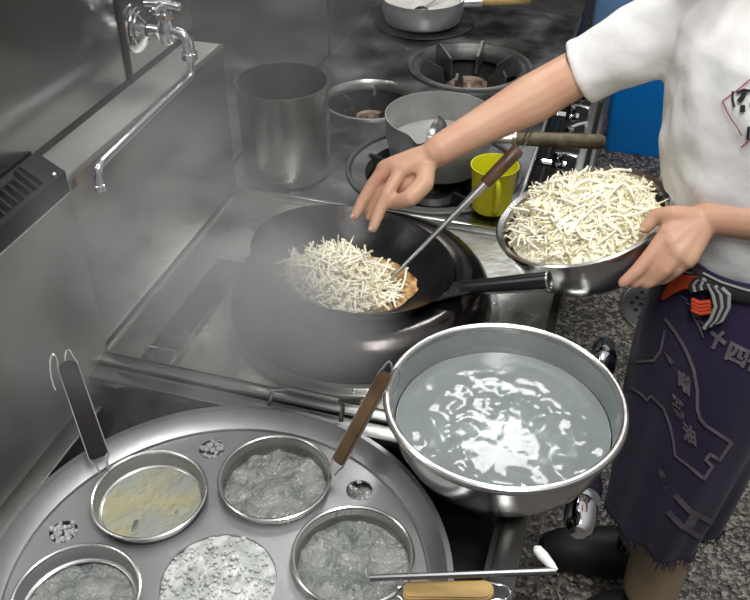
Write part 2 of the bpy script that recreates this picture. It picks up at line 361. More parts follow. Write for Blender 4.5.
g.tube([h0-HD*.02, h0+HD*.01, hm], [.016, .014, .0125], 14, flat=.8); g.build('handle_socket', ALU, t)
gh = G(); gh.tube([hm-HD*.005, hm, hm+HD*.05, hm+HD*.12, he-HD*.01, he-HD*.002, he], [.012, .0145, .0165, .0175, .0165, .012, .006], 16, flat=.9); hw = gh.build('wooden_handle', WOODG, t)
G().tube([hm-HD*.004, hm+HD*.004], [.0165, .0165], 16).build('handle_ferrule', LIP, hw)
G().lathe([(0, .84), (.11, .84)], (SC[0], SC[1], 0), 40).build('clear_broth', mat('grey_broth', (.34, .335, .32), .08, 0, .3, 14, bdist=.01), t)
t = thing('soup_ladle', (-.39, 1.72, .80), 'steel ladle cup leaning inside the aluminium saucepan with a spout', 'ladle')
Rl = M.Rotation(radians(62), 3, V((.3, -1, 0)))
g = G(); g.lathe([(.030*sin(a), -.030*cos(a)) for a in [i*pi/2/8 for i in range(9)]]+[(.0285, 0)]+[(.0285*sin(a), -.0285*cos(a)) for a in [(8-i)*pi/2/8 for i in range(9)]], (-.388, 1.74, .872), 32, mtx=Rl); g.build('ladle_cup', STEEL, t)
g = G(); g.tube([(-.365, 1.73, .868), (-.340, 1.715, .885), (-.27, 1.672, .925), (-.215, 1.64, .955)], [.003, .003, .004, .004], 8); g.build('ladle_shaft', WIRE, t)
# far pan
PC = (-.612, 2.535); t = thing('frying_pan', (PC[0], PC[1], ZC+.008), 'shallow aluminium pan of white soup at the far back of the range', 'pan')
poured(PC, .122, .075, ZC+.085, ALU, parent=t, taper=.9)
G().lathe([(0, ZC+.058), (.117, ZC+.058)], (PC[0], PC[1], 0), 40).build('white_soup', SOUP, t)
HD = V((.96, .25, .06)).normalized(); h0 = V((PC[0]+.11, PC[1]+.01, ZC+.072)); g = G(); g.tube([h0, h0+HD*.06], [.017, .014], 12); g.build('handle_socket', ALU, t)
g = G(); g.tube([h0+HD*.055, h0+HD*.09, h0+HD*.19, h0+HD*.20], [.011, .013, .014, .008], 12); g.build('wooden_handle', WOODL, t)
t = thing('spoon', (-.60, 2.50, ZC+.06), 'steel spoon lying in the white soup of the far pan', 'spoon')
G().tube([(-.60, 2.50, ZC+.062), (-.57, 2.56, ZC+.08), (-.53, 2.64, ZC+.12)], [.004, .0035, .004], 8).build('spoon_handle', WIRE, t)
G().ball((-.605, 2.485, ZC+.062), .02, 2, (1, 1.3, .3)).build('spoon_bowl', WIRE, t)
t = thing('skillet_handle', (-.30, 2.70, ZC), 'dark-handled skillet lying flat at the far end of the range', 'skillet')
G().lathe([(0, ZC+.002), (.075, ZC+.002), (.095, ZC+.03), (.092, ZC+.03), (.073, ZC+.006), (0, ZC+.006)], (-.235, 2.90, .0), 40).build('skillet_pan', WOKM, t)
G().tube([(-.30, 2.84, ZC+.03), (-.38, 2.77, ZC+.045), (-.46, 2.70, ZC+.05)], [.012, .014, .011], 10).build('skillet_grip', WOODG, t)
t.name = 'skillet'; t.location = (-.235, 2.90, ZC)
G().box((-.48, 2.95, .40), (.62, .40, .796), bev=.004).build('side_counter', DARKM, label='dark low counter continuing behind the gas range', cat='counter')
# yellow cup
t = thing('measuring_cup', (-.222, 1.56, ZC), 'yellow plastic measuring cup with handle on the range edge', 'cup')
cz = .806; g = G(); g.lathe([(0, cz), (.036, cz), (.0385, cz+.003), (.045, cz+.092), (.0475, cz+.097), (.0455, cz+.097), (.0430, cz+.09), (.0365, cz+.006), (0, cz+.005)], (-.222, 1.56, 0), 56); g.build('cup_body', YEL, t)
ha_ = radians(-72); dv = V((cos(ha_), sin(ha_), 0)); c0 = V((-.222, 1.56, 0))
g = G(); g.tube(bez(c0+dv*.042+V((0, 0, cz+.082)), c0+dv*.082+V((0, 0, cz+.088)), c0+dv*.076+V((0, 0, cz+.02)), c0+dv*.038+V((0, 0, cz+.018)), 14), .0058, 10, flat=1.3); g.build('cup_handle', YEL, t)
# ================================================================== WOK STATION
t = thing('wok_station', (-.40, 1.21, 0), 'steel wok station with round black burner ring and drain slot', 'wok range')
sl = [(-.678, .948), (-.612, .948), (-.616, 1.246), (-.677, 1.244)]
g = G(); plate(g, [(-.744, .946), (-.06, .946), (-.06, 1.472), (-.744, 1.472)], [sl, circle2((-.38, 1.19), .15, 48)], ZC, .01); g.build('station_top', TOPWET, t, smooth=20)
g = G(); g.box((-.40, 1.209, .36), (.67, .50, .70)); g.build('station_body', STEEL, t)
g = G(); g.box((-.055, 1.209, .788), (.014, .53, .030), bev=.003); g.build('front_edge', DARKM, t)
G().box((-.40, 1.4745, .806), (.69, .006, .016), bev=.002).build('rear_lip', LIP, t)
g = G()
for (a, b_) in ((0, 1), (1, 2), (2, 3), (3, 0)):
    A, B = sl[a], sl[b_]; g.vf([(A[0], A[1], ZC-.001), (B[0], B[1], ZC-.001), (B[0], B[1], ZC-.05), (A[0], A[1], ZC-.05)], [(0, 1, 2, 3)])
g.vf([(x, y, ZC-.05) for x, y in sl], [(0, 1, 2, 3)]); g.build('drain_slot', STEEL, t)
G().tube([(-.648, .95, ZC-.035), (-.648, 1.24, ZC-.035)], .0016, 6).build('slot_rod', STEEL, t)
for y in (.962, 1.236):
    G().tube([(-.676, y, ZC-.02), (-.676, y, ZC+.012), (-.671, y, ZC+.016), (-.619, y, ZC+.016), (-.614, y, ZC+.012), (-.614, y, ZC-.02)], .0016, 8).build('lifting_wire', WIRE, t)
G().box((-.40, .9345, .793), (.69, .020, .014), bev=.002).build('front_bar', LIP, t)
G().box((-.40, .906, .785), (.69, .030, .018), bev=.003).build('front_bar', STEEL, t)
G().lathe([(.150, ZC+.0), (.238, ZC+.0005), (.2385, ZC+.004), (.226, ZC+.006), (.2235, ZC+.012)], (-.38, 1.19, 0), 96).build('ring_flange', LIP, t)
g = G(); g.lathe([(.2235, ZC+.008), (.2225, ZC+.028), (.216, ZC+.050), (.204, ZC+.066), (.188, ZC+.075), (.170, ZC+.077), (.158, ZC+.072), (.150, ZC+.055), (.146, ZC+.0), (.146, ZC-.05)], (-.38, 1.19, 0), 96); g.build('burner_ring', DOMEM, t)
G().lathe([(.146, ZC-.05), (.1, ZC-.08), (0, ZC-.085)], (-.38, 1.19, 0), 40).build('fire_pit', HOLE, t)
for k in range(8):
    a = k*pi/4+.25; G().ball((-.38+.231*cos(a), 1.19+.231*sin(a), ZC+.006), .0042, 1, (1, 1, .6)).build('bolt', LIP, t)
# gas pipe with rounded chrome ends below the station edge
g = G(); yy0, yy1, xp, zp = .93, 1.395, .044, .64
def rodprof(y0, y1): return
pts = [(.930, .004), (.932, .014), (.940, .021), (.955, .025), (.985, .026), (.990, .020), (.998, .020), (1.002, .028), (1.03, .029), (1.05, .024), (1.06, .016), (1.30, .016), (1.315, .020), (1.325, .024), (1.345, .025), (1.35, .020), (1.357, .020), (1.36, .025), (1.385, .024), (1.40, .018), (1.408, .008)]
g.tube([(xp, y, zp) for y, r in pts], [r for y, r in pts], 20); gp = g.build('gas_pipe', CHROME, t)
g = G(); g.tube([(xp, 1.12, zp), (-.07, 1.12, zp)], .012, 10); g.tube([(xp, 1.24, zp), (-.07, 1.24, zp)], .012, 10); g.build('pipe_branch', CHROME, gp)
# ------------------------------------------------------------------ wok
WN = V((.121, .096, 1)).normalized(); WCn = V((-.392, 1.187, .901)); WR = .17; WD_ = .085; WRR = (WR**2+WD_**2)/(2*WD_); WS = WCn+WN*(WRR-WD_)
B = basis(WN); amax = math.asin(WR/WRR)
t = thing('wok', (WCn.x, WCn.y, .81), 'black iron wok with a tubular handle tilted on the burner ring', 'wok')
g = G(); th = .0022
prof = [(WRR*sin(amax*i/20), -WRR*cos(amax*i/20)) for i in range(21)]; o_ = [((WRR+th)*sin(amax*i/20), -(WRR+th)*cos(amax*i/20)) for i in range(20, -1, -1)]
g.lathe(prof+[(WR+.0022, -WRR*cos(amax)+.0012)]+o_, WS, 96, mtx=B); g.build('wok_bowl', WOKM, t)
a_ = P(455, 289, .892); b_ = P(549, 281, .945); hd = (b_-a_).normalized()
g = G(); g.tube([a_+hd*.012, a_+hd*.03, b_, b_-hd*.0005, b_-hd*.06, b_-hd*.061], [.011, .0125, .0155, .0135, .012, .0], 24, caps=False); g.build('wok_handle', mat('black_tube_steel', (.03, .03, .032), .25, .6), t)
g = G(); g.lathe([(.0135, 0), (.0158, 0), (.0158, .003), (.0135, .003), (.0135, 0)], b_-hd*.0015, 24, mtx=basis(hd)); g.build('handle_end_rim', LIP, t)
rp = [WS+B @ V((WR*cos(a), WR*sin(a), -WRR*cos(amax))) for a in (-.38, -.30, -.22, -.14, -.06, .02)]
g = G(); vs = []
hs = a_+hd*.03; sd = hd.cross(V((0, 0, 1))).normalized()
for p in rp: vs.append(p-WN*.001)
for k, p in enumerate(rp): vs.append(hs-sd*.012*(1-2*k/5)*-1+V((0, 0, -.008)) if False else hs+sd*(.012-.024*k/5)*1+V((0, 0, .002)))
vs2 = [v-V((0, 0, .004)) for v in vs]
# make sure the two edges run the same way
if (vs[6]-vs[0]).length > (vs[11]-vs[0]).length: vs[6:12] = vs[6:12][::-1]; vs2 = [v-V((0, 0, .004)) for v in vs]
f_ = [(i, i+1, i+7, i+6) for i in range(5)]
g.vf(vs+vs2, f_+[tuple(q+12 for q in q_[::-1]) for q_ in f_]+[(i, i+12, i+13, i+1) for i in range(5)]+[(0, 6, 18, 12), (5, 17, 23, 11)]); g.build('handle_bracket', STEEL, t)
# sauce pool: the horizontal liquid level in the wok's spherical shell
zl = .834; rl = sqrt(WRR**2-(WS.z-zl)**2)
g = G(); rows = 10
g.lathe([(rl*(1-i/rows)*.985 if i < rows else 0, zl+.0005) for i in range(rows+1)], (WS.x, WS.y, 0), 56, warp=lambda p, a: V((p.x*(1+.05*sin(3*a+1)+.03*sin(7*a)), p.y*(1+.05*sin(3*a+1)+.03*sin(7*a)), p.z+.003*N.noise(V((p.x*60, p.y*60, 0)))+.0004)))
g.build('sauce', SAUCE, label='brown glossy sauce pooled in the bottom of the black wok', cat='sauce', kind='stuff')
# ------------------------------------------------------------------ wok ladle resting on the wok rim
lb, le = P(384, 286, .848), P(519, 149, 1.045); ld = (le-lb).normalized(); LL = (le-lb).length
t = thing('wok_ladle', tuple(lb), 'long steel wok ladle with dark wooden grip standing in the wok', 'ladle')
g = G(); g.tube([lb, lb+ld*.03, lb+ld*LL*.55, lb+ld*LL*.76], [.0032, .0034, .0055, .0085], 14); g.build('ladle_shaft', LIP, t)
g = G(); g.tube([lb+ld*LL*.745, lb+ld*LL*.76, lb+ld*LL*.9, lb+ld*LL*.985, lb+ld*LL], [.008, .0105, .0115, .012, .009], 16); g.build('wooden_grip', WOOD, t)
q = lb+ld*LL; g = G(); s_ = V((1, 0, .2)).normalized()
g.tube([q-ld*.01-s_*.004, q+V((.004, .01, .012)), q+V((.010, .02, .028)), q+V((.016, .022, .024)), q+V((.010, .012, .008)), q-ld*.01+s_*.004], .0014, 8); g.build('hanging_loop', PLAST, t)
g = G(); Rc = basis((.25, .3, 1)); rc = .042
g.lathe([(rc*sin(a), -rc*cos(a)*.7) for a in [i*pi/2/9 for i in range(10)]]+[((rc-.0015)*sin(a), -(rc-.0015)*cos(a)*.7) for a in [(9-i)*pi/2/9 for i in range(10)]], lb+V((-.024, .012, .004)), 40, mtx=Rc); g.build('ladle_cup', DARKM, t)
# ================================================================== SPROUTS
def sprout_mesh(i):
    rnd = random.Random(i); Lh = rnd.uniform(.05, .092); g = G(); n = 8
    c1, c2, c3 = rnd.uniform(-.022, .022), rnd.uniform(-.010, .010), rnd.uniform(-.02, .02)
    pts = [V(((k/n-.5)*Lh, c1*((k/n-.5)**2*4-.5)+c2*sin(k/n*5), c3*((k/n-.5)**2*4-.5)*.6)) for k in range(n+1)]
    rr = [.0017, .0021, .0023, .0023, .0022, .0020, .0017, .0012, .0005]
    g.tube(pts, rr, 6)
    me = bpy.data.meshes.new('bean_sprout')
    g.ball(pts[0]-V((.0012, 0, 0)), .0030, 1, (1.3, .85, .8))
    for f in g.bm.faces: f.material_index = 1 if (f.calc_center_median()-pts[0]).length < .0044 else 0
    bmesh.ops.recalc_face_normals(g.bm, faces=g.bm.faces); g.bm.to_mesh(me); g.bm.free()
    me.materials.append(SPR1); me.materials.append(SPR2 if i % 2 else SPR1)
    for p in me.polygons: p.use_smooth = True
    return me
SM = [sprout_mesh(i) for i in range(12)]
def rot_for(nrm, tilt):
    b_ = basis(nrm); return (b_ @ M.Rotation(random.uniform(0, 2*pi), 3, 'Z') @ M.Rotation(random.gauss(0, tilt), 3, 'Y') @ M.Rotation(random.uniform(0, 6.28), 3, 'X')).to_4x4()
def place(posfn, okfn, top):
    for _ in range(40):
        p, nr, ti = posfn(top); me = random.choice(SM); m = M.Translation(p) @ rot_for(nr, ti)
        ends = [m @ me.vertices[i].co for i in range(0, len(me.vertices), 7)]
        if all(okfn(q) for q in ends): return me, m
    return me, m
def scatter(n_ind, n_stuff, posfn, label, group, slabel, base=None, okfn=lambda q: True):
    for i in range(n_ind):
        mm, mt_ = place(posfn, okfn, True); o = bpy.data.objects.new('bean_sprout', mm); COL.objects.link(o)
        o.matrix_world = mt_; props(o, label, 'bean sprout', group)
    bm = bmesh.new()
    for i in range(n_stuff):
        mm, mt_ = place(posfn, okfn, False); me = mm.copy(); me.transform(mt_); bm.from_mesh(me); bpy.data.meshes.remove(me)
    if base:
        tm = bpy.data.meshes.new('t'); bmesh.ops.recalc_face_normals(base.bm, faces=base.bm.faces); base.bm.to_mesh(tm); base.bm.free(); bm.from_mesh(tm); bpy.data.meshes.remove(tm)
    me = bpy.data.meshes.new('bean_sprout_pile'); bm.to_mesh(me); bm.free(); me.materials.append(SPR1); me.materials.append(SPR2)
    for p in me.polygons: p.use_smooth = True
    o = bpy.data.objects.new('bean_sprout_pile', me); COL.objects.link(o); props(o, slabel, 'bean sprouts', kind='stuff')
    return o
# in the wok
HC = P(336, 276, .868)
def pw(top):
    while True:
        a = random.uniform(0, 2*pi); r = sqrt(random.random())*1.0
        x = HC.x+.092*r*cos(a); y = HC.y+.068*r*sin(a)+.003
        h = .064*(1-r**1.6); zs = WS.z-sqrt(max(0, WRR**2-(x-WS.x)**2-(y-WS.y)**2))+.005
        base = max(zs, .84)
        z = base+h*(1.0 if top else random.random()**.5*.9)+(.004 if top else 0)+random.uniform(0, .004)
        return V((x, y, z)), V((cos(a)*r*.4, sin(a)*r*.4, 1)), (.45 if top else .3)
bw = G(); bw.lathe([(.0, .874), (.03, .872), (.055, .862), (.07, .845), (.06, .838)], (HC.x, HC.y, 0), 32, warp=lambda p, a: V((p.x, p.y*.72, p.z+.004*N.noise(p*60))))
scatter(120, 520, pw, 'pale bean sprout strand in the heap frying in the wok', 'bean sprouts heaped in the wok', 'heap of pale bean sprouts frying in the black wok', bw, lambda q: (q-WS).length < WRR-.002)
# held bowl of sprouts
HN = V((-.324, -.072, 1)).normalized(); HB = V((-.038, 1.310, .972)); HR = .14; BB = basis(HN)
t = thing('mixing_bowl', (-.038, 1.31, .88), 'shallow steel bowl heaped with bean sprouts, held tilted by the cook', 'bowl')
g = G(); pr = [(0, -.106), (.066, -.106), (.088, -.100), (.110, -.080), (.124, -.052), (.130, -.030), (.1325, -.004), (.140, 0), (.1435, -.002), (.143, -.007), (.137, -.009), (.1355, -.030), (.133, -.038), (.127, -.056), (.113, -.084), (.091, -.105), (.068, -.111), (0, -.111)]
g.lathe(pr, HB, 96, mtx=BB); g.build('bowl_body', BOWL, t)
def pb(top):
    a = random.uniform(0, 2*pi); r = sqrt(random.random())
    h = .050*(1-r**2.6)
    kk = .108 if top else .102; lx, ly = kk*r*cos(a), kk*r*sin(a)
    lz = -.012+h*(1 if top else random.random()**.5)+random.uniform(0, .006)
    
    return HB+BB @ V((lx, ly, lz)), BB @ V((cos(a)*r*.45, sin(a)*r*.45, 1)), (.28 if top else .2)
def okb(q):
    l = BB.transposed() @ (q-HB); r = hypot(l.x, l.y)
    return r < (.150 if l.z > .006 else .130 if l.z > -.03 else .108)
bb = G(); bb.lathe([(0, .030), (.05, .026), (.085, .010), (.112, -.012), (.122, -.022)], HB, 48, mtx=BB, warp=lambda p, a: V((p.x, p.y, p.z+.004*N.noise(p*60))))
scatter(180, 1000, pb, 'pale bean sprout strand in the heap in the bowl the cook holds', 'bean sprouts heaped in the held bowl', 'heap of pale bean sprouts filling the bowl the cook holds', bb, okb)
# a few sprouts falling from the fingers
# ================================================================== BOILER STATION
t = thing('boiler_station', (-.40, .45, 0), 'dark recessed steel stand that carries the round noodle boiler', 'stand')
G().box((-.40, .38, .35), (.67, .98, .68)).build('stand_body', DARKM, t)
G().box((-.044, .40, .79), (.034, .98, .018), bev=.003).build('edge_strip', STEEL, t)
G().box((-.064, .40, .765), (.010, .98, .05)).build('edge_wall', DARKM, t)
G().box((-.725, .40, .73), (.035, .98, .06), bev=.003).build('rear_strip', STEEL, t)
BC = (-.385, .603)
t = thing('noodle_boiler', (BC[0], BC[1], .69), 'large round steel noodle boiler with six strainer holes in its lid plate', 'noodle boiler')
g = G(); g.lathe([(.26, .692), (.285, .70), (.289, .80), (.2935, .806), (.2935, .811), (.286, .812), (.2845, .808), (.266, .789), (.262, .787)], (*BC, 0), 120); g.build('boiler_rim', BOIL, t)
bp_ = [(BC[0]+.171*cos(radians(27+60*k)), BC[1]+.171*sin(radians(27+60*k))) for k in range(6)]
sp_ = [(BC[0]+.229*cos(radians(57+60*k)), BC[1]+.229*sin(radians(57+60*k))) for k in range(6)]
g = G(); plate(g, circle2(BC, .2635, 96), [circle2(q, .0745, 48) for q in bp_]+[circle2(BC, .073, 48)]+[circle2(q, .0185, 20) for q in sp_], .788, .004); g.build('lid_plate', BOIL, t, smooth=20)
G().lathe([(.2625, .7885), (.264, .7915), (.2655, .7885)], (*BC, 0), 96).build('plate_bead', LIP, t)
g = G(); g.lathe([(.258*(1-i/60), .7745) for i in range(61)], (*BC, 0), 200, warp=lambda p, a: V((p.x, p.y, p.z+.007*N.noise(V((p.x*38, p.y*38, 1)))+.003*N.noise(V((p.x*90, p.y*90, 6)))))); g.build('boiling_water', BWATER, t)
hpts = [P(269, 405, .806), P(272, 391, .83), P(290, 389, .838), P(338, 401, .838), P(343, 406, .83), P(341, 421, .806)]
G().tube(hpts, .0035, 10).build('lifting_handle', STEEL, t)
def foam(c, R, n, z, name, label, rmax=.0045):
    g = G(); rnd = random.Random(int(c[0]*1e4)); ds = []
    for i in range(n):
        a = rnd.uniform(0, 2*pi); r = sqrt(rnd.random())*R; s_ = rnd.uniform(.0012, rmax)*(1 if rnd.random() < .9 else 1.5)
        g.ball((c[0]+r*cos(a), c[1]+r*sin(a), z+rnd.uniform(-.002, .004)*(1-r/R*.5)), s_, 2 if s_ > .003 else 1, (1, 1, .7))
    return g
gf = foam(BC, .071, 420, .7865, '', '', .0030)
gf.lathe([(.0725*(1-i/24), .7845) for i in range(25)], (*BC, 0), 72, warp=lambda p, a: V((p.x, p.y, p.z+.004*N.noise(V((p.x*110, p.y*110, 3)))+.0035*N.noise(V((p.x*40, p.y*40, 7))))))
gf.build('foam', FOAM, label='white bubbling foam filling the open centre hole of the noodle boiler', cat='foam', kind='stuff', weld=False)
labs = {0: 'right', 1: 'rear', 2: 'left'}
BUB = mat('clear_bubble', (.70, .72, .72), .08, 0, 0, trans=.5)
for k, nm in ((0, 'bubbles boiling up in the small lid hole beside the wooden-handled strainer'), (1, 'bubbles in the small lid hole between the two rear strainers'), (2, 'bubbles in the small lid hole at the left rim of the boiler')):
    g = G(); rnd = random.Random(k)
    for i in range(60 if k else 8):
        a = rnd.uniform(0, 6.28); r = sqrt(rnd.random())*.0175; g.ball((sp_[k][0]+r*cos(a), sp_[k][1]+r*sin(a), .786+rnd.uniform(-.002, .003)), rnd.uniform(.0015, .0042), 2)
    g.build('bubbles', BUB, label=nm, cat='bubbles', kind='stuff', weld=False)
def strainer(k, label, sheet, hdir=None):
    c = bp_[k]; t = thing('noodle_strainer', (c[0], c[1], .70), label, 'strainer', 'strainer baskets hanging in the noodle boiler'); zt = .801
    G().ring((c[0], c[1], zt), .0765, .0028, 72).build('rim_wire', WIRE, t)
    if sheet:
        g = G(); g.lathe([(.0760, zt), (.0725, zt-.004), (.0705, zt-.020), (.0685, zt-.021), (.0680, zt-.024)], (*c, 0), 72); g.build('rim_band', BOIL, t)
        G().ring((c[0], c[1], zt-.0225), .0680, .0016, 64).build('lower_wire', WIRE, t)
    g = G(); prof = [(.0745, zt-.002), (.072, zt-.03), (.068, zt-.07), (.055, zt-.095), (0, zt-.10)]; g.lathe(prof, (*c, 0), 72)
    o = g.build('basket_mesh', MESHM, t); uv = o.data.uv_layers.new()
    for p in o.data.polygons:
        for li in p.loop_indices:
            v = o.data.vertices[o.data.loops[li].vertex_index].co; uv.data[li].uv = (atan2(v.y-c[1], v.x-c[0])/(2*pi)*3, (zt-v.z)/.03)
    if not sheet:
        for q in range(4):
            a = q*pi/2+.6; d = V((cos(a), sin(a), 0)); G().tube([V((*c, zt+.002))+d*.0785, V((*c, zt-.004))+d*.0765, V((*c, zt-.04))+d*.072], .0012, 6).build('rib_wire', WIRE, t)
    return t, V((*c, zt))
# handle helper: two wires from the rim holding a flat grip, hooks at the end
def grip(t, base, end, m, hook=.03, w_=.0115, th=.007, hookdir=None, start=.30):
    d = (end-base).normalized(); Lh = (end-base).length; s_ = d.cross(V((0, 0, 1))).normalized(); n_ = s_.cross(d).normalized(); R = M((d, s_, n_)).transposed()
    for sg in (-1, 1):
        pts = [base+s_*sg*.006, base+d*Lh*start*.6+s_*sg*.008, base+d*Lh*start+s_*sg*w_*.95, base+d*Lh*.97+s_*sg*w_*.95]
        e0 = base+d*Lh+s_*sg*w_*.75
        k_ = hookdir or (n_*-1)
        for q in range(9):
            a = q/8*pi*1.15; pts.append(e0+d*(.004+hook*.6*sin(a))+k_*(hook*.5*(1-cos(a))))
        G().tube(pts, .0016, 8).build('handle_wire', WIRE, t)
    g = G(); outline = []
    x0, x1 = Lh*start, Lh
    for q in range(9): a = -pi/2+pi*q/8; outline.append((x1-.012+.012*cos(a), w_*sin(a)))
    outline += [(x0+.004, w_*.9), (x0, w_*.6), (x0, -w_*.6), (x0+.004, -w_*.9)]
    b2 = bmesh.new(); A = [b2.verts.new((x, y, -th/2)) for x, y in outline]; Bv = [b2.verts.new((x, y, th/2)) for x, y in outline]; n = len(outline)
    b2.faces.new(A[::-1]); b2.faces.new(Bv)
    for i in range(n): b2.faces.new((A[i], A[(i+1) % n], Bv[(i+1) % n], Bv[i]))
    bmesh.ops.bevel(b2, geom=[e_ for e_ in b2.edges if abs(e_.verts[0].co.z-e_.verts[1].co.z) < 1e-6], offset=.002, segments=2, affect='EDGES')
    for v in b2.verts: v.co = base+R @ v.co
    g.add(b2); g.build('grip', m, t)
t1, c1 = strainer(2, 'sheet-rimmed strainer with a black plastic handle, yellow noodles boiling inside', True)
grip(t1, P(104, 471, .806), P(66, 361, .915), mat('black_brown_grip', (.02, .016, .015), .7, 0, .2, 60, .5, 12, spec=.1), w_=.014, hook=.035, start=.12, hookdir=V((.1, -.6, -.5)).normalized())
t2, c2 = strainer(1, 'wire-rimmed strainer with a dark wooden handle leaning toward the water bowl', False)
grip(t2, P(332, 473, .804), P(387, 372, .925), WOODH, w_=.0115, start=.10, hook=.03, hookdir=V((.3, -.5, -.8)).normalized())
t3, c3 = strainer(0, 'wire-rimmed strainer with a pale wooden handle at the boiler front right', False)
grip(t3, P(398, 592, .806), P(494, 592, .822), WOODL, w_=.0135, th=.012, start=.06, hook=.03, hookdir=V((0, 0, -1)))
t4, c4 = strainer(3, 'sheet-rimmed strainer of clear boiling water at the front left of the boiler', True)
g = G(); rnd = random.Random(3); cc = V((c1.x+.004, c1.y-.006, .7765))
for i in range(150):
    a, r = rnd.uniform(0, 6.28), sqrt(rnd.random())*.046; p = cc+V((r*cos(a), r*sin(a), rnd.uniform(-.005, .001))); q = rnd.uniform(0, 6.28); l_ = rnd.uniform(.012, .025)
    d = V((cos(q), sin(q), 0)); s_ = V((-d.y, d.x, 0)); g.tube([p-d*l_, p-d*l_*.4+s_*.006, p+d*l_*.4-s_*.004-V((0, 0, .001)), p+d*l_-V((0, 0, .003))], .0013, 5)
g.lathe([(.0665*(1-i/16), .7787) for i in range(17)], (c1.x, c1.y, 0), 64, warp=lambda p, a: V((p.x, p.y, p.z+.0016*N.noise(V((p.x*70, p.y*70, 1))))))
for f in g.bm.faces:
    if abs(f.normal.z) > .9 or f.calc_area() > 6e-6: f.material_index = 0
g.build('noodles', STARCH, label='tangle of yellow noodles boiling in the black-handled strainer', cat='noodles', kind='stuff', weld=False)
def wave(p):
    r = hypot(p.x-.01, p.y+.045); k = min(1, max(.35, (r-.035)/.03))*(1 if r < .10 else max(.25, 1-(r-.10)/.05))
    return k*(.0032*N.noise(V((p.x*26, p.y*26, 4)))+.0016*N.noise(V((p.x*60, p.y*60, 9))))
# ------------------------------------------------------------------ bowl of water
t = thing('water_bowl', (-.087, .908, .80), 'wide steel bowl of cloudy water perched on the station edge', 'bowl')
wc = (-.087, .908); g = G()
pr = [(0, .806), (.104, .806), (.120, .812), (.135, .829), (.147, .852), (.1525, .878), (.1545, .895), (.156, .902), (.1595, .9055), (.164, .905), (.1655, .901), (.163, .8965), (.158, .895), (.1545, .878), (.149, .851), (.137, .826), (.122, .808), (.106, .801), (0, .801)]
g.lathe(pr, (*wc, 0), 120); wbb = g.build('bowl_body', BOWL, t)
G().ring((*wc, .9035), .1600, .0052, 120, ts=10).build('rolled_rim', LIP, wbb)
g = G(); g.lathe([(.1480*(1-i/56), .8620) for i in range(57)], (*wc, 0), 144, warp=lambda p, a: V((p.x, p.y, p.z+wave(p)))); g.build('water', WATER, t)
# ------------------------------------------------------------------ rod with white tip
A, B_ = P(370, 578, .822), P(556, 571, .838); C_ = P(537, 549, .846)
t = thing('stirring_rod', tuple(A), 'thin dark metal rod with a bent white tip lying across the boiler rim', 'rod')
G().tube([A, A+(B_-A)*.5, B_-(B_-A)*.03, B_], [.0042, .0045, .005, .0045], 10).build('rod', mat('grey_rod', (.16, .16, .16), .35, .9), t)
G().tube([B_+(B_-C_)*.0, B_+(C_-B_)*.25, B_+(C_-B_)*.7, C_, C_+(C_-B_)*.12], [.0035, .0055, .007, .006, .002], 12).build('white_tip', mat('white_tip', (.85, .85, .84), .4), t)
# ================================================================== LEFT LEDGE: grille and faucet
t = thing('vent_grille', (-.78, .60, 1.096), 'black slatted metal vent grille on top of the steel side panel', 'grille')
zb, zt = 1.0965, 1.128
poly = [(-.742, .05), (-.742, .953), (-.816, .992), (-.8165, .05)]
g = G(); plate(g, poly, [[(-.752, .10), (-.752, .915), (-.812, .947), (-.812, .10)]], zt, zt-zb); g.build('grille_frame', GRILM, t, smooth=None)
G().prism([(-.753, .10), (-.753, .914), (-.811, .945), (-.811, .10)], zb, zb+.004).build('grille_back', HOLE, t)
G().prism([(-.800, .10), (-.800, .915), (-.8115, .93), (-.8115, .10)], zt-.002, zt+.0005).build('grille_shoulder', GRILM, t)
for k in range(54):
    y = .925-k*.015; G().box((-.782, y, zt-.010), (.068, .0035, .018), rot=M.Rotation(radians(-30), 3, 'Z') @ M.Rotation(radians(20), 3, 'X')).build('slat', GRILM, t)
G().ball((-.750, .938, zt+.001), .004, 1).build('screw', LIP, t)
Fy = 1.322
t = thing('wall_faucet', (-.816, Fy, 1.19), 'chrome wall faucet with a long swivel spout over the steel ledge', 'faucet')
RY = M.Rotation(pi/2, 3, 'Y')
G().lathe([(0, .0), (.040, .0), (.041, .003), (.036, .005), (.036, .008), (.030, .010), (.030, .013), (.022, .016), (.012, .022)], (-.819, Fy, 1.205), 40, mtx=RY).build('wall_flange', CHROME, t)
g = G(); g.tube([(-.80, Fy, 1.205), (-.778, Fy, 1.205), (-.774, Fy, 1.205), (-.768, Fy, 1.205)], [.010, .010, .013, .015], 20)
g.tube([(-.762, Fy, 1.184), (-.762, Fy, 1.188), (-.762, Fy, 1.20), (-.762, Fy, 1.215), (-.762, Fy, 1.222), (-.762, Fy, 1.229)], [.009, .014, .017, .016, .012, .012], 20)
g.tube([(-.762, Fy, 1.205), (-.745, Fy, 1.206), (-.732, Fy, 1.203), (-.725, Fy, 1.193), (-.724, Fy, 1.172)], [.011, .010, .010, .010, .010], 16); g.build('valve_body', CHROME, t)
G().lathe([(.012, 1.226), (.0165, 1.228), (.0165, 1.237), (.013, 1.240), (0, 1.240)], (-.762, Fy, 0), 6).build('bonnet_nut', CHROME, t)
g = G(); g.tube([(-.762, Fy, 1.236), (-.762, Fy, 1.246)], .006, 10)
g.tube([(-.796, Fy, 1.250), (-.793, Fy, 1.250), (-.78, Fy, 1.251), (-.762, Fy, 1.253), (-.744, Fy, 1.251), (-.731, Fy, 1.250), (-.728, Fy, 1.250)], [.005, .0085, .008, .010, .008, .0085, .005], 14, flat=.8)
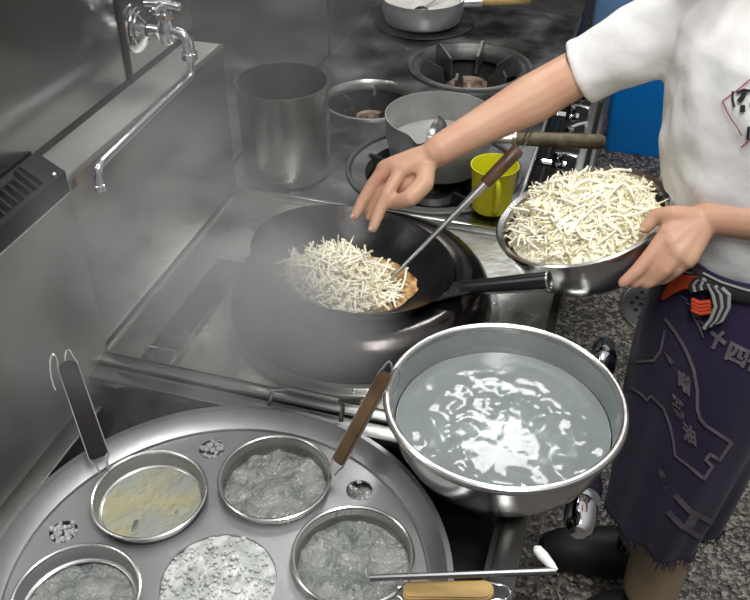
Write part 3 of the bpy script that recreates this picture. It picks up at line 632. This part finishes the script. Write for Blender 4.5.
g.tube([(-.762, Fy-.034, 1.250), (-.762, Fy-.031, 1.250), (-.762, Fy, 1.252), (-.762, Fy+.031, 1.250), (-.762, Fy+.034, 1.250)], [.005, .0085, .008, .0085, .005], 14, flat=.8); g.build('cross_handle', CHROME, t)
G().lathe([(.010, 0), (.0145, .001), (.0145, .012), (.010, .013)], (-.724, Fy, 1.160), 8).build('spout_nut', CHROME, t)
pts = [V((-.724, Fy, 1.166)), V((-.7245, Fy, 1.150))]+bez((-.725, Fy, 1.146), (-.726, Fy, 1.134), (-.725, Fy-.004, 1.131), (-.725, Fy-.016, 1.131), 8)+[V((-.720, 1.16, 1.131))]+bez((-.714, 1.01, 1.131), (-.712, .985, 1.131), (-.712, .985, 1.128), (-.712, .982, 1.100), 8)
G().tube(pts, .0068, 16).build('swivel_spout', CHROME, t)
G().lathe([(.0068, 0), (.0085, .001), (.0085, .010), (.0068, .011)], (-.712, .9825, 1.094), 16).build('spout_tip', CHROME, t)
t.location.z -= .009
# ================================================================== THE COOK
CK = thing('person', (.22, 1.38, 0), 'cook in white T-shirt and dark printed apron reaching over the wok, holding a bowl', 'person')
# --- clothing: apron surface first so prints can be laid on the cloth
AZ = [(.950, .122, .156), (.85, .130, .170), (.72, .134, .182), (.60, .130, .178), (.48, .122, .165), (.37, .108, .148)]
AC = V((.235, 1.37, 0)); APH = radians(205)        # direction the cook faces
def apron_pt(u, v, off=0):
    a = APH+u
    k = v*(len(AZ)-1); i = min(int(k), len(AZ)-2); f = k-i
    z, rx, ry = [AZ[i][j]*(1-f)+AZ[i+1][j]*f for j in range(3)]
    fold = .010*v*sin(u*5.0+1.2)+.006*v*sin(u*11+v*2)+.004*sin(u*3+v*6)
    z += -.0*u
    c = AC+V((-.028, -.080, 0))*v
    z += .03*v*math.exp(-((u+.5)/.7)**2)
    return V((c.x+(rx+fold+off)*cos(a), c.y+(ry+fold+off)*sin(a), z))
g = G(); NU, NV = 96, 60; U0 = radians(150); rows = []
for j in range(NV+1): rows.append([g.bm.verts.new(apron_pt(-U0+2*U0*i/NU, j/NV)) for i in range(NU+1)])
tri = []; vv = [v.co.copy() for r in rows for v in r]
for j in range(NV):
    for i in range(NU): g.bm.faces.new((rows[j][i], rows[j][i+1], rows[j+1][i+1], rows[j+1][i])); a = j*(NU+1)+i; tri.append((a, a+1, a+NU+2, a+NU+1))
ap_bvh = BVHTree.FromPolygons(vv, tri)
apo = g.build('apron', APRON, CK, label='dark indigo apron with faded grey lettering', smooth=80)
md = apo.modifiers.new('cloth', 'SOLIDIFY'); md.thickness = .002; md.offset = -1
# frayed hem
g = G(); rnd = random.Random(5)
for i in range(260):
    u = -U0+2*U0*rnd.random(); p = apron_pt(u, .995); q = p+V((rnd.uniform(-.008, .008), rnd.uniform(-.008, .008), -rnd.uniform(.012, .03))); g.tube([p, (p+q)/2+V((.002, 0, 0)), q], [.0012, .001, .0004], 4)
g.build('frayed_hem', APRON, apo, weld=False)
def project(bvh, px, py, off=.003):
    d = ray(px, py).normalized(); h, n_, i, _ = bvh.ray_cast(CP, d)
    if h is None: return None
    if n_.dot(d) > 0: n_ = -n_
    return h+n_*off
def strip(g, bvh, pts, wd):
    P2 = []
    for i in range(len(pts)-1):
        a, b_ = V(pts[i]), V(pts[i+1]); n = max(1, int((b_-a).length/3)); P2 += [a+(b_-a)*k/n for k in range(n)]
    P2.append(V(pts[-1])); prev = None
    for i, p in enumerate(P2):
        d = (P2[min(i+1, len(P2)-1)]-P2[max(i-1, 0)]).normalized(); s_ = V((-d.y, d.x))*wd/2
        a = project(bvh, *(p+s_)); b_ = project(bvh, *(p-s_))
        if a is None or b_ is None: prev = None; continue
        cur = (g.bm.verts.new(a), g.bm.verts.new(b_))
        if prev: g.bm.faces.new((prev[0], prev[1], cur[1], cur[0]))
        prev = cur
def glyph(g, bvh, ch, c, ex, ey):
    """one written character laid on the cloth: ex, ey = its right and down vectors"""
    cu = bpy.data.curves.new('glyph', 'FONT'); cu.body = ch; cu.size = 1; cu.offset = .045; cu.resolution_u = 3; o = bpy.data.objects.new('glyph', cu); COL.objects.link(o)
    me = bpy.data.meshes.new_from_object(o.evaluated_get(bpy.context.evaluated_depsgraph_get())); bpy.data.objects.remove(o); bpy.data.curves.remove(cu)
    if not me.vertices: return
    xs = [v.co.x for v in me.vertices]; ys = [v.co.y for v in me.vertices]; mx, my = (min(xs)+max(xs))/2, (min(ys)+max(ys))/2; s_ = 1/max(max(xs)-min(xs), max(ys)-min(ys))
    vs = []
    for v in me.vertices:
        q = V(c)+V(ex)*((v.co.x-mx)*s_)-V(ey)*((v.co.y-my)*s_); vs.append(project(bvh, q.x, q.y))
    bv = [g.bm.verts.new(p) if p is not None else None for p in vs]
    for p in me.polygons:
        if all(bv[i] is not None for i in p.vertices):
            try: g.bm.faces.new([bv[i] for i in p.vertices])
            except ValueError: pass
    bpy.data.meshes.remove(me)
g = G()
strip(g, ap_bvh, [(693, 313), (700, 326), (704, 337)], 2.0)
strip(g, ap_bvh, [(711, 331), (726, 343)], 4.2); strip(g, ap_bvh, [(724, 331), (718, 337), (713, 348)], 4)
glyph(g, ap_bvh, '四', (737, 354), (19, 9.5), (-7, 18)); glyph(g, ap_bvh, '代', (756, 364), (19, 9), (-7, 18))
strip(g, ap_bvh, [(666, 318), (676, 331), (684, 344), (688, 352), (694, 368), (698, 390), (698, 408), (701, 418), (707, 425), (720, 434), (731, 442)], 3.4)
strip(g, ap_bvh, [(731, 441), (719, 459), (710, 453), (706, 459), (712, 465), (704, 478), (693, 468)], 3.6)
strip(g, ap_bvh, [(693, 468), (676, 455), (674, 440), (671, 425), (665, 408), (652, 395), (648, 400), (643, 394), (634, 388), (627, 381), (630, 370), (634, 362), (655, 360), (662, 350), (666, 330)], 2.6)
for ch, c, ex, ey in (('味', (673, 362), (10, 10), (7, 15)), ('噌', (685, 382), (13, 10), (0, 20)), ('醤', (679, 407), (12, 12), (1, 20)), ('油', (690, 433), (14, 8), (2, 20))): glyph(g, ap_bvh, ch, c, ex, ey)
glyph(g, ap_bvh, '謹', (664, 481), (7, 7), (5, 26))
strip(g, ap_bvh, [(676, 494), (690, 510), (713, 522)], 5.5); strip(g, ap_bvh, [(669, 511), (682, 525), (706, 540)], 5.5); strip(g, ap_bvh, [(694, 514), (686, 529)], 9)
for (a, b_) in (((705, 310), (712, 316)),):
    pass
for k in range(5): strip(g, ap_bvh, [(683+k*4, 296+k*6), (689+k*4, 300+k*6)], 1.8)
g.build('apron_print', PRINT, apo, weld=False, smooth=None)
# --- body: overlapping tapered forms, fused into one skin by a voxel remesh
def limb(g, pts, rr, seg=16, flat=None):
    pts = [V(p) for p in pts]; P_, R_ = [], []
    for i in range(len(pts)-1):
        for k in range(4):
            t_ = k/4; P_.append(pts[i]*(1-t_)+pts[i+1]*t_); R_.append(rr[i]*(1-t_)+rr[i+1]*t_)
    P_.append(pts[-1]); R_.append(rr[-1])
    d0 = (P_[0]-P_[1]).normalized(); d1 = (P_[-1]-P_[-2]).normalized()
    P_ = [P_[0]+d0*R_[0]*.95, P_[0]+d0*R_[0]*.7]+P_+[P_[-1]+d1*R_[-1]*.7, P_[-1]+d1*R_[-1]*.95]; R_ = [R_[0]*.25, R_[0]*.7]+R_+[R_[-1]*.7, R_[-1]*.25]
    g.tube(P_, R_, seg, flat=flat)
body = G()
RS = V((.085, 1.50, 1.275)); RE = P(575, 74, 1.135); RW = P(436, 152, 1.062)
LS = V((.30, 1.30, 1.27)); LE = P(850, 224, 1.07); LW = P(706, 217, 1.034)
body.ball((.215, 1.41, .90), .11, 3, (1, 1.25, 1)); body.ball((.20, 1.40, 1.08), .115, 3, (1, 1.3, 1.4)); body.ball((.20, 1.40, 1.22), .10, 3, (1, 1.7, .8))
limb(body, [(.20, 1.40, 1.28), (.165, 1.385, 1.40)], [.052, .047])
HDc = V((.125, 1.375, 1.485)); body.ball(HDc, .088, 3, (1.0, .84, 1.22)); body.ball(HDc+V((-.025, -.006, -.045)), .066, 3, (1.05, .85, .85))
fw = V((-.93, -.22, -.30)).normalized(); sw = V((.22, -.97, 0)).normalized(); uw = fw.cross(sw) if fw.cross(sw).z > 0 else sw.cross(fw)
limb(body, [HDc+fw*.084+uw*.012, HDc+fw*.105-uw*.016], [.008, .013]); 
for s_ in (-1, 1): body.ball(HDc+sw*s_*.078-uw*.005, .024, 2, (.7, .35, 1.1)); body.ball(HDc+fw*.066+sw*s_*.038-uw*.03, .028, 2)
body.ball(HDc+fw*.083-uw*.046, .016, 2, (.8, 1.5, .7)); body.ball(HDc+fw*.074-uw*.078, .022, 2)
limb(body, [RS, RE, ], [.050, .040]); limb(body, [RE, RE*.68+RW*.32+V((0, 0, -.002)), RE*.3+RW*.7, RW], [.040, .042, .031, .0255])
limb(body, [LS, LE], [.048, .040]); limb(body, [LE, LE*.6+LW*.4, LW], [.040, .038, .0255])
for s_, (hx, hy), (kx, ky), (ax, ay) in ((1, (.235, 1.43), (.215, 1.36), (.20, 1.40)), (-1, (.245, 1.30), (.225, 1.255), (.225, 1.25))):
    limb(body, [(hx, hy, .86), (kx, ky, .48)], [.075, .05]); limb(body, [(kx, ky, .48), (kx+.01, ky, .36), (ax, ay, .10)], [.054, .052, .034]); limb(body, [(ax, ay, .07), (ax-.11, ay-.03, .045)], [.035, .03])
# right hand: open, fingers pointing down over the wok
def hand(g, W, knuck, fingers, thumb, palm_r, fs=1.0):
    for k in knuck: limb(g, [W, W*.45+V(k)*.55, k], [palm_r*1.35, palm_r*1.2, palm_r], 12)
    for i in range(len(knuck)-1): limb(g, [(V(knuck[i])+V(knuck[i+1]))/2, W], [palm_r*.95, palm_r], 10)
    for f in fingers: limb(g, f[0], [q*fs for q in f[1]], 12)
    limb(g, thumb[0], thumb[1], 12)
RK = [P(401, 171, 1.038), P(391, 165, 1.040), P(384, 168, 1.033), P(380, 176, 1.020)]     # index .. little
RF = [([RK[0], P(387, 194, 1.012), P(379, 212, .988), P(373, 228, .968)], [.0108, .0100, .0090, .0076]),
      ([RK[1], P(373, 184, 1.010), P(362, 202, .984), P(355, 216, .966)], [.0110, .0100, .0090, .0074]),
      ([RK[2], P(376, 192, .996), P(371, 208, .970), P(369, 217, .955)], [.0100, .0090, .0080, .0068]),
      ([RK[3], P(383, 198, .988), P(382, 209, .970), P(381, 216, .958)], [.0092, .0084, .0074, .0064])]
RT = ([RW*.8+RK[0]*.2+V((.0, -.012, -.012)), P(424, 184, 1.030), P(409, 199, 1.014), P(394, 203, 1.000), P(387, 199, .992)], [.0150, .0165, .0150, .0115, .0086])
hand(body, RW, RK, RF, RT, .0138, 1.14)
limb(body, [RW+V((0, .004, -.012)), P(404, 186, 1.012), P(394, 193, .998)], [.016, .0135, .0105], 12)
# left hand: thumb over the rim, fingers under the bowl
BRp = lambda a, r, z: HB+BB @ V((r*cos(a), r*sin(a), z))
LK = [P(668, 232, 1.020), P(672, 243, 1.010), P(679, 253, 1.000), P(688, 259, .992)]
LF = [([LK[0], P(652, 254, .992), P(636, 272, .968), P(623, 283, .952)], [.0122, .0112, .0100, .0082]),
      ([LK[1], P(660, 264, .980), P(645, 276, .958), P(634, 284, .948)], [.0120, .0108, .0096, .0080]),
      ([LK[2], P(666, 270, .976), P(655, 280, .955), P(645, 285, .945)], [.0112, .0100, .0090, .0074]),
      ([LK[3], P(677, 270, .974), P(668, 277, .958), P(661, 281, .950)], [.0098, .0088, .0078, .0068])]
LT = ([LW*.75+LK[0]*.25+V((0, 0, .006)), P(672, 215, 1.040), P(656, 216, 1.030), P(645, 228, 1.014)], [.0165, .0150, .0125, .0098])
hand(body, LW, LK, LF, LT, .0155, 1.08)
bo = body.build('body', SKIN, CK, smooth=180, weld=False)
md = bo.modifiers.new('fuse', 'REMESH'); md.mode = 'VOXEL'; md.voxel_size = .0032; md.use_smooth_shade = True
md = bo.modifiers.new('smooth', 'SMOOTH'); md.factor = .5; md.iterations = 4
# nails
def nail(tip, prev, up, s_=.0052):
    d = (V(tip)-V(prev)).normalized(); u = (V(up)-d*V(up).dot(d)).normalized(); R = M((d, u.cross(d), u)).transposed()
    G().ball(V(tip)+d*.001+u*.0058, s_, 2, (1.2, .9, .35), rot=R).build('fingernail', NAIL, bo)
for f in (RF[0], RF[1]): nail(f[0][-1], f[0][-2], (-.2, .1, .8))
nail(LT[0][-1], LT[0][-2], (-.2, -.4, 1), .0062)
# face, hair, cap
for s_ in (-1, 1):
    G().ball(HDc+fw*.080+sw*s_*.030+uw*.012, .0115, 2, (1, 1, .6)).build('eye', mat('eye_white', (.8, .8, .78), .2), bo)
    G().ball(HDc+fw*.0875+sw*s_*.030+uw*.012, .0055, 2).build('iris', mat('dark_iris', (.02, .012, .008), .1), bo)
g = G(); g.tube([HDc+fw*.091+sw*(-.024)-uw*.046, HDc+fw*.097-uw*.047, HDc+fw*.091+sw*.024-uw*.046], [.002, .0035, .002], 8, flat=.6); g.build('lips', mat('lips', (.45, .18, .15), .5), bo)
g = G(); g.ball(HDc-fw*.010+V((0, 0, .022)), .094, 3, (1.02, .90, 1.12))
bmesh.ops.delete(g.bm, geom=[v for v in g.bm.verts if (v.co-HDc).dot(fw) > .045 and (v.co-HDc).dot(uw) < .065 or (v.co-HDc).dot(uw) < -.045], context='VERTS')
h_ = g.build('hair', HAIR, bo); md = h_.modifiers.new('s', 'SOLIDIFY'); md.thickness = .006
# --- shirt
g = G(); SEG = 56
rings = [(.925, .212, 1.390, .118, .155), (.97, .205, 1.388, .122, .160), (1.02, .200, 1.388, .124, .164), (1.08, .196, 1.390, .128, .172), (1.15, .192, 1.395, .130, .182), (1.21, .190, 1.40, .128, .188), (1.26, .19, 1.40, .118, .182), (1.295, .192, 1.40, .098, .150), (1.325, .19, 1.40, .070, .095), (1.335, .188, 1.398, .055, .065)]
yw = radians(20)
rows = []
for z, cx, cy, rx, ry in rings:
    r_ = []
    for i in range(SEG):
        a = 2*pi*i/SEG; x, y = rx*cos(a), ry*sin(a); r_.append(g.bm.verts.new((cx+x*cos(yw)-y*sin(yw), cy+x*sin(yw)+y*cos(yw), z)))
    rows.append(r_)
for k in range(len(rows)-1):
    for i in range(SEG): g.bm.faces.new((rows[k][i], rows[k][(i+1) % SEG], rows[k+1][(i+1) % SEG], rows[k+1][i]))
g.bm.faces.new(rows[0][::-1]); g.bm.faces.new(rows[-1])
def sleeve(S, E, r0, r1, ext):
    d = (E-S).normalized(); end = S+d*ext
    g.tube([S-d*.04, S, S+(end-S)*.35, S+(end-S)*.7, end-d*.012, end-d*.011, end, end+d*.0005], [r0*.6, r0, r0*.98, (r0+r1)/2, r1, r1*1.04, r1*1.04, r1*.99], 28)
sleeve(V((.115, 1.50, 1.262)), RE, .070, .054, (RE-V((.115, 1.50, 1.262))).length-.008)
sleeve(LS, LE, .066, .058, (LE-LS).length*.8)
# hanging fold under the near side of the sleeve
sh = g.build('t_shirt', SHIRT, CK, label='white short-sleeved T-shirt', smooth=180, weld=False)
md = sh.modifiers.new('fuse', 'REMESH'); md.mode = 'VOXEL'; md.voxel_size = .0055; md.use_smooth_shade = True
md = sh.modifiers.new('smooth', 'SMOOTH'); md.factor = .6; md.iterations = 5
tx = bpy.data.textures.new('folds', 'CLOUDS'); tx.noise_scale = .09; tx.noise_depth = 1
md = sh.modifiers.new('folds', 'DISPLACE'); md.texture = tx; md.strength = .022; md.mid_level = .5
bpy.context.view_layer.update()
dg = bpy.context.evaluated_depsgraph_get(); ev = sh.evaluated_get(dg); me = ev.to_mesh(); mw = ev.matrix_world
sh_bvh = BVHTree.FromPolygons([mw @ v.co for v in me.vertices], [tuple(p.vertices) for p in me.polygons]); ev.to_mesh_clear()
g = G()
strip(g, sh_bvh, [(724, 101), (732, 95), (740, 89), (752, 79)], 1.2); strip(g, sh_bvh, [(724, 101), (728, 110), (733, 119), (739, 127), (743, 135)], 1.0); strip(g, sh_bvh, [(742, 147), (752, 138)], 1.2)
g.build('crimson_outline', REDP, sh, weld=False, smooth=None)
g = G()
strip(g, sh_bvh, [(734, 91), (734, 99), (736, 107)], 2.2); strip(g, sh_bvh, [(738, 93), (745, 90), (752, 91)], 3.0); strip(g, sh_bvh, [(747, 90), (744, 97), (740, 102)], 5.0); strip(g, sh_bvh, [(744, 105), (744, 112)], 5)
strip(g, sh_bvh, [(750, 126), (749, 139)], 3.0); strip(g, sh_bvh, [(757, 96), (752, 104), (758, 112)], 3.0)
g.build('brush_lettering', INK, sh, weld=False, smooth=None)
# --- band and knot at the waist
wb = lambda u, z, off: apron_pt(u, (AZ[0][0]-z)/(AZ[0][0]-AZ[-1][0]) if z < AZ[0][0] else 0, off)+V((0, 0, max(0, z-AZ[0][0])))
def onap(px, py, off): return project(ap_bvh, px, py, off)
def cord(pts, r, m, name, off=.006, seg=8):
    q = [onap(x, y, off) for x, y in pts]; q = [p for p in q if p is not None]
    if len(q) > 2: G().tube(q, r, seg).build(name, m, bl)
g = G(); zz = .905
belt = [apron_pt(-U0+2*U0*i/60, .03, .004) for i in range(61)]
g.tube(belt, .010, 8, flat=1.4); bl = g.build('waist_sash', BLKC, CK)
for k in range(4): cord([(669+k*2, 298-k*4), (678+k*1.5, 291-k*4), (690, 286-k*3.2), (704, 287-k*3)], .0042, ORANGE, 'orange_band', .012)
for k in range(3): cord([(668+k, 281-k*5+5), (676, 276-k*3), (688, 273-k*2), (700, 273)], .0035, GREYC if k % 2 else BLKC, 'grey_band', .012)
for k in range(4): cord([(698, 298+k*3.4), (705, 301+k*3.4), (714, 299+k*3.2)], .0036, ORANGE, 'orange_band', .016)
for k in range(5): cord([(713+k*3, 281+k*1), (717+k*3.4, 291), (719+k*2.8, 303), (714+k*2.4, 316), (708+k*2.4, 325-k*1.5)], .0034, GREYC if k % 2 == 0 else BLKC, 'grey_band', .018)
for k in range(5): cord([(699+k*3, 291-k), (698+k*3, 284), (702+k*3, 278), (709+k*1.4, 277+k)], .0034, BLKC if k % 2 == 0 else GREYC, 'grey_band', .018)
cord([(706, 268), (722, 275), (738, 280), (756, 285)], .005, BLKC, 'black_band', .01); cord([(708, 272), (724, 280), (740, 285), (756, 290)], .002, GREYC, 'grey_band', .014)
# --- trousers and shoes
g = G()
for (kx, ky), (ax, ay) in (((.215, 1.36), (.20, 1.40)), ((.225, 1.255), (.225, 1.25))):
    limb(g, [(kx+.02, ky+.03, .78), (kx, ky, .48), (ax, ay, .14)], [.078, .062, .056], 24)
tr = g.build('trousers', KHAKI, CK, label='khaki trousers', smooth=180, weld=False); md = tr.modifiers.new('fuse', 'REMESH'); md.mode = 'VOXEL'; md.voxel_size = .007; md.use_smooth_shade = True
for ax, ay, dx in ((.20, 1.42, -.17), (.225, 1.25, -.10)):
    g = G(); limb(g, [(ax+.02, ay, .045), (ax-.05, ay-.02, .045), (ax+dx, ay-.04, .036)], [.055, .060, .048], 20)
    for v in g.bm.verts: v.co.z = max(v.co.z, .002)
    g.build('shoe', SHOE, CK)
# ================================================================== STEAM
sm = bpy.data.materials.new('steam'); sm.use_nodes = True; nt = sm.node_tree; nt.nodes.clear(); L = nt.links.new
out = nt.nodes.new('ShaderNodeOutputMaterial'); vs_ = nt.nodes.new('ShaderNodeVolumeScatter'); vs_.inputs['Color'].default_value = (.99, .99, .99, 1); vs_.inputs['Anisotropy'].default_value = .0
tc = nt.nodes.new('ShaderNodeTexCoord'); ns = nt.nodes.new('ShaderNodeTexNoise'); ns.inputs['Scale'].default_value = 4.5; ns.inputs['Detail'].default_value = 3; ns.inputs['Distortion'].default_value = .6
mr = nt.nodes.new('ShaderNodeMapRange'); mr.inputs[1].default_value = .40; mr.inputs[2].default_value = .68; mr.inputs[3].default_value = .06; mr.inputs[4].default_value = 1.0
L(tc.outputs['Object'], ns.inputs[0]); L(ns.outputs[0], mr.inputs[0])
# two soft plumes: low and dense over the wok's near side, thin along the splash wall
def plume(c, r, k, org):
    sb_ = nt.nodes.new('ShaderNodeVectorMath'); sb_.operation = 'SUBTRACT'; sb_.inputs[1].default_value = V(c)-V(org); L(tc.outputs['Object'], sb_.inputs[0])
    dv_ = nt.nodes.new('ShaderNodeVectorMath'); dv_.operation = 'DIVIDE'; dv_.inputs[1].default_value = r; L(sb_.outputs[0], dv_.inputs[0])
    ln = nt.nodes.new('ShaderNodeVectorMath'); ln.operation = 'LENGTH'; L(dv_.outputs[0], ln.inputs[0])
    q = nt.nodes.new('ShaderNodeMapRange'); q.interpolation_type = 'SMOOTHSTEP'; q.inputs[1].default_value = 0; q.inputs[2].default_value = 1; q.inputs[3].default_value = k; q.inputs[4].default_value = 0
    L(ln.outputs['Value'], q.inputs[0]); return q.outputs[0]
ORG = (-.475, 1.2, .815)
pA = plume((-.60, .98, .97), (.28, .42, .28), 13.0, ORG); pB = plume((-.64, 1.35, 1.12), (.30, .85, .48), .9, ORG); pC = plume((-.44, .96, .93), (.22, .15, .17), 19.0, ORG)
ad = nt.nodes.new('ShaderNodeMath'); ad.operation = 'ADD'; L(pA, ad.inputs[0]); L(pB, ad.inputs[1])
ad2 = nt.nodes.new('ShaderNodeMath'); ad2.operation = 'ADD'; L(ad.outputs[0], ad2.inputs[0]); L(pC, ad2.inputs[1]); ad = ad2
m1 = nt.nodes.new('ShaderNodeMath'); m1.operation = 'MULTIPLY'; L(mr.outputs[0], m1.inputs[0]); L(ad.outputs[0], m1.inputs[1])
L(m1.outputs[0], vs_.inputs['Density']); L(vs_.outputs[0], out.inputs['Volume'])
g = G(); g.box((-.475, 1.2, 1.165), (.65, 1.8, .70)); so = g.build('steam', sm, label='white steam rising over the noodle boiler and the wok', cat='steam', kind='stuff', smooth=None)
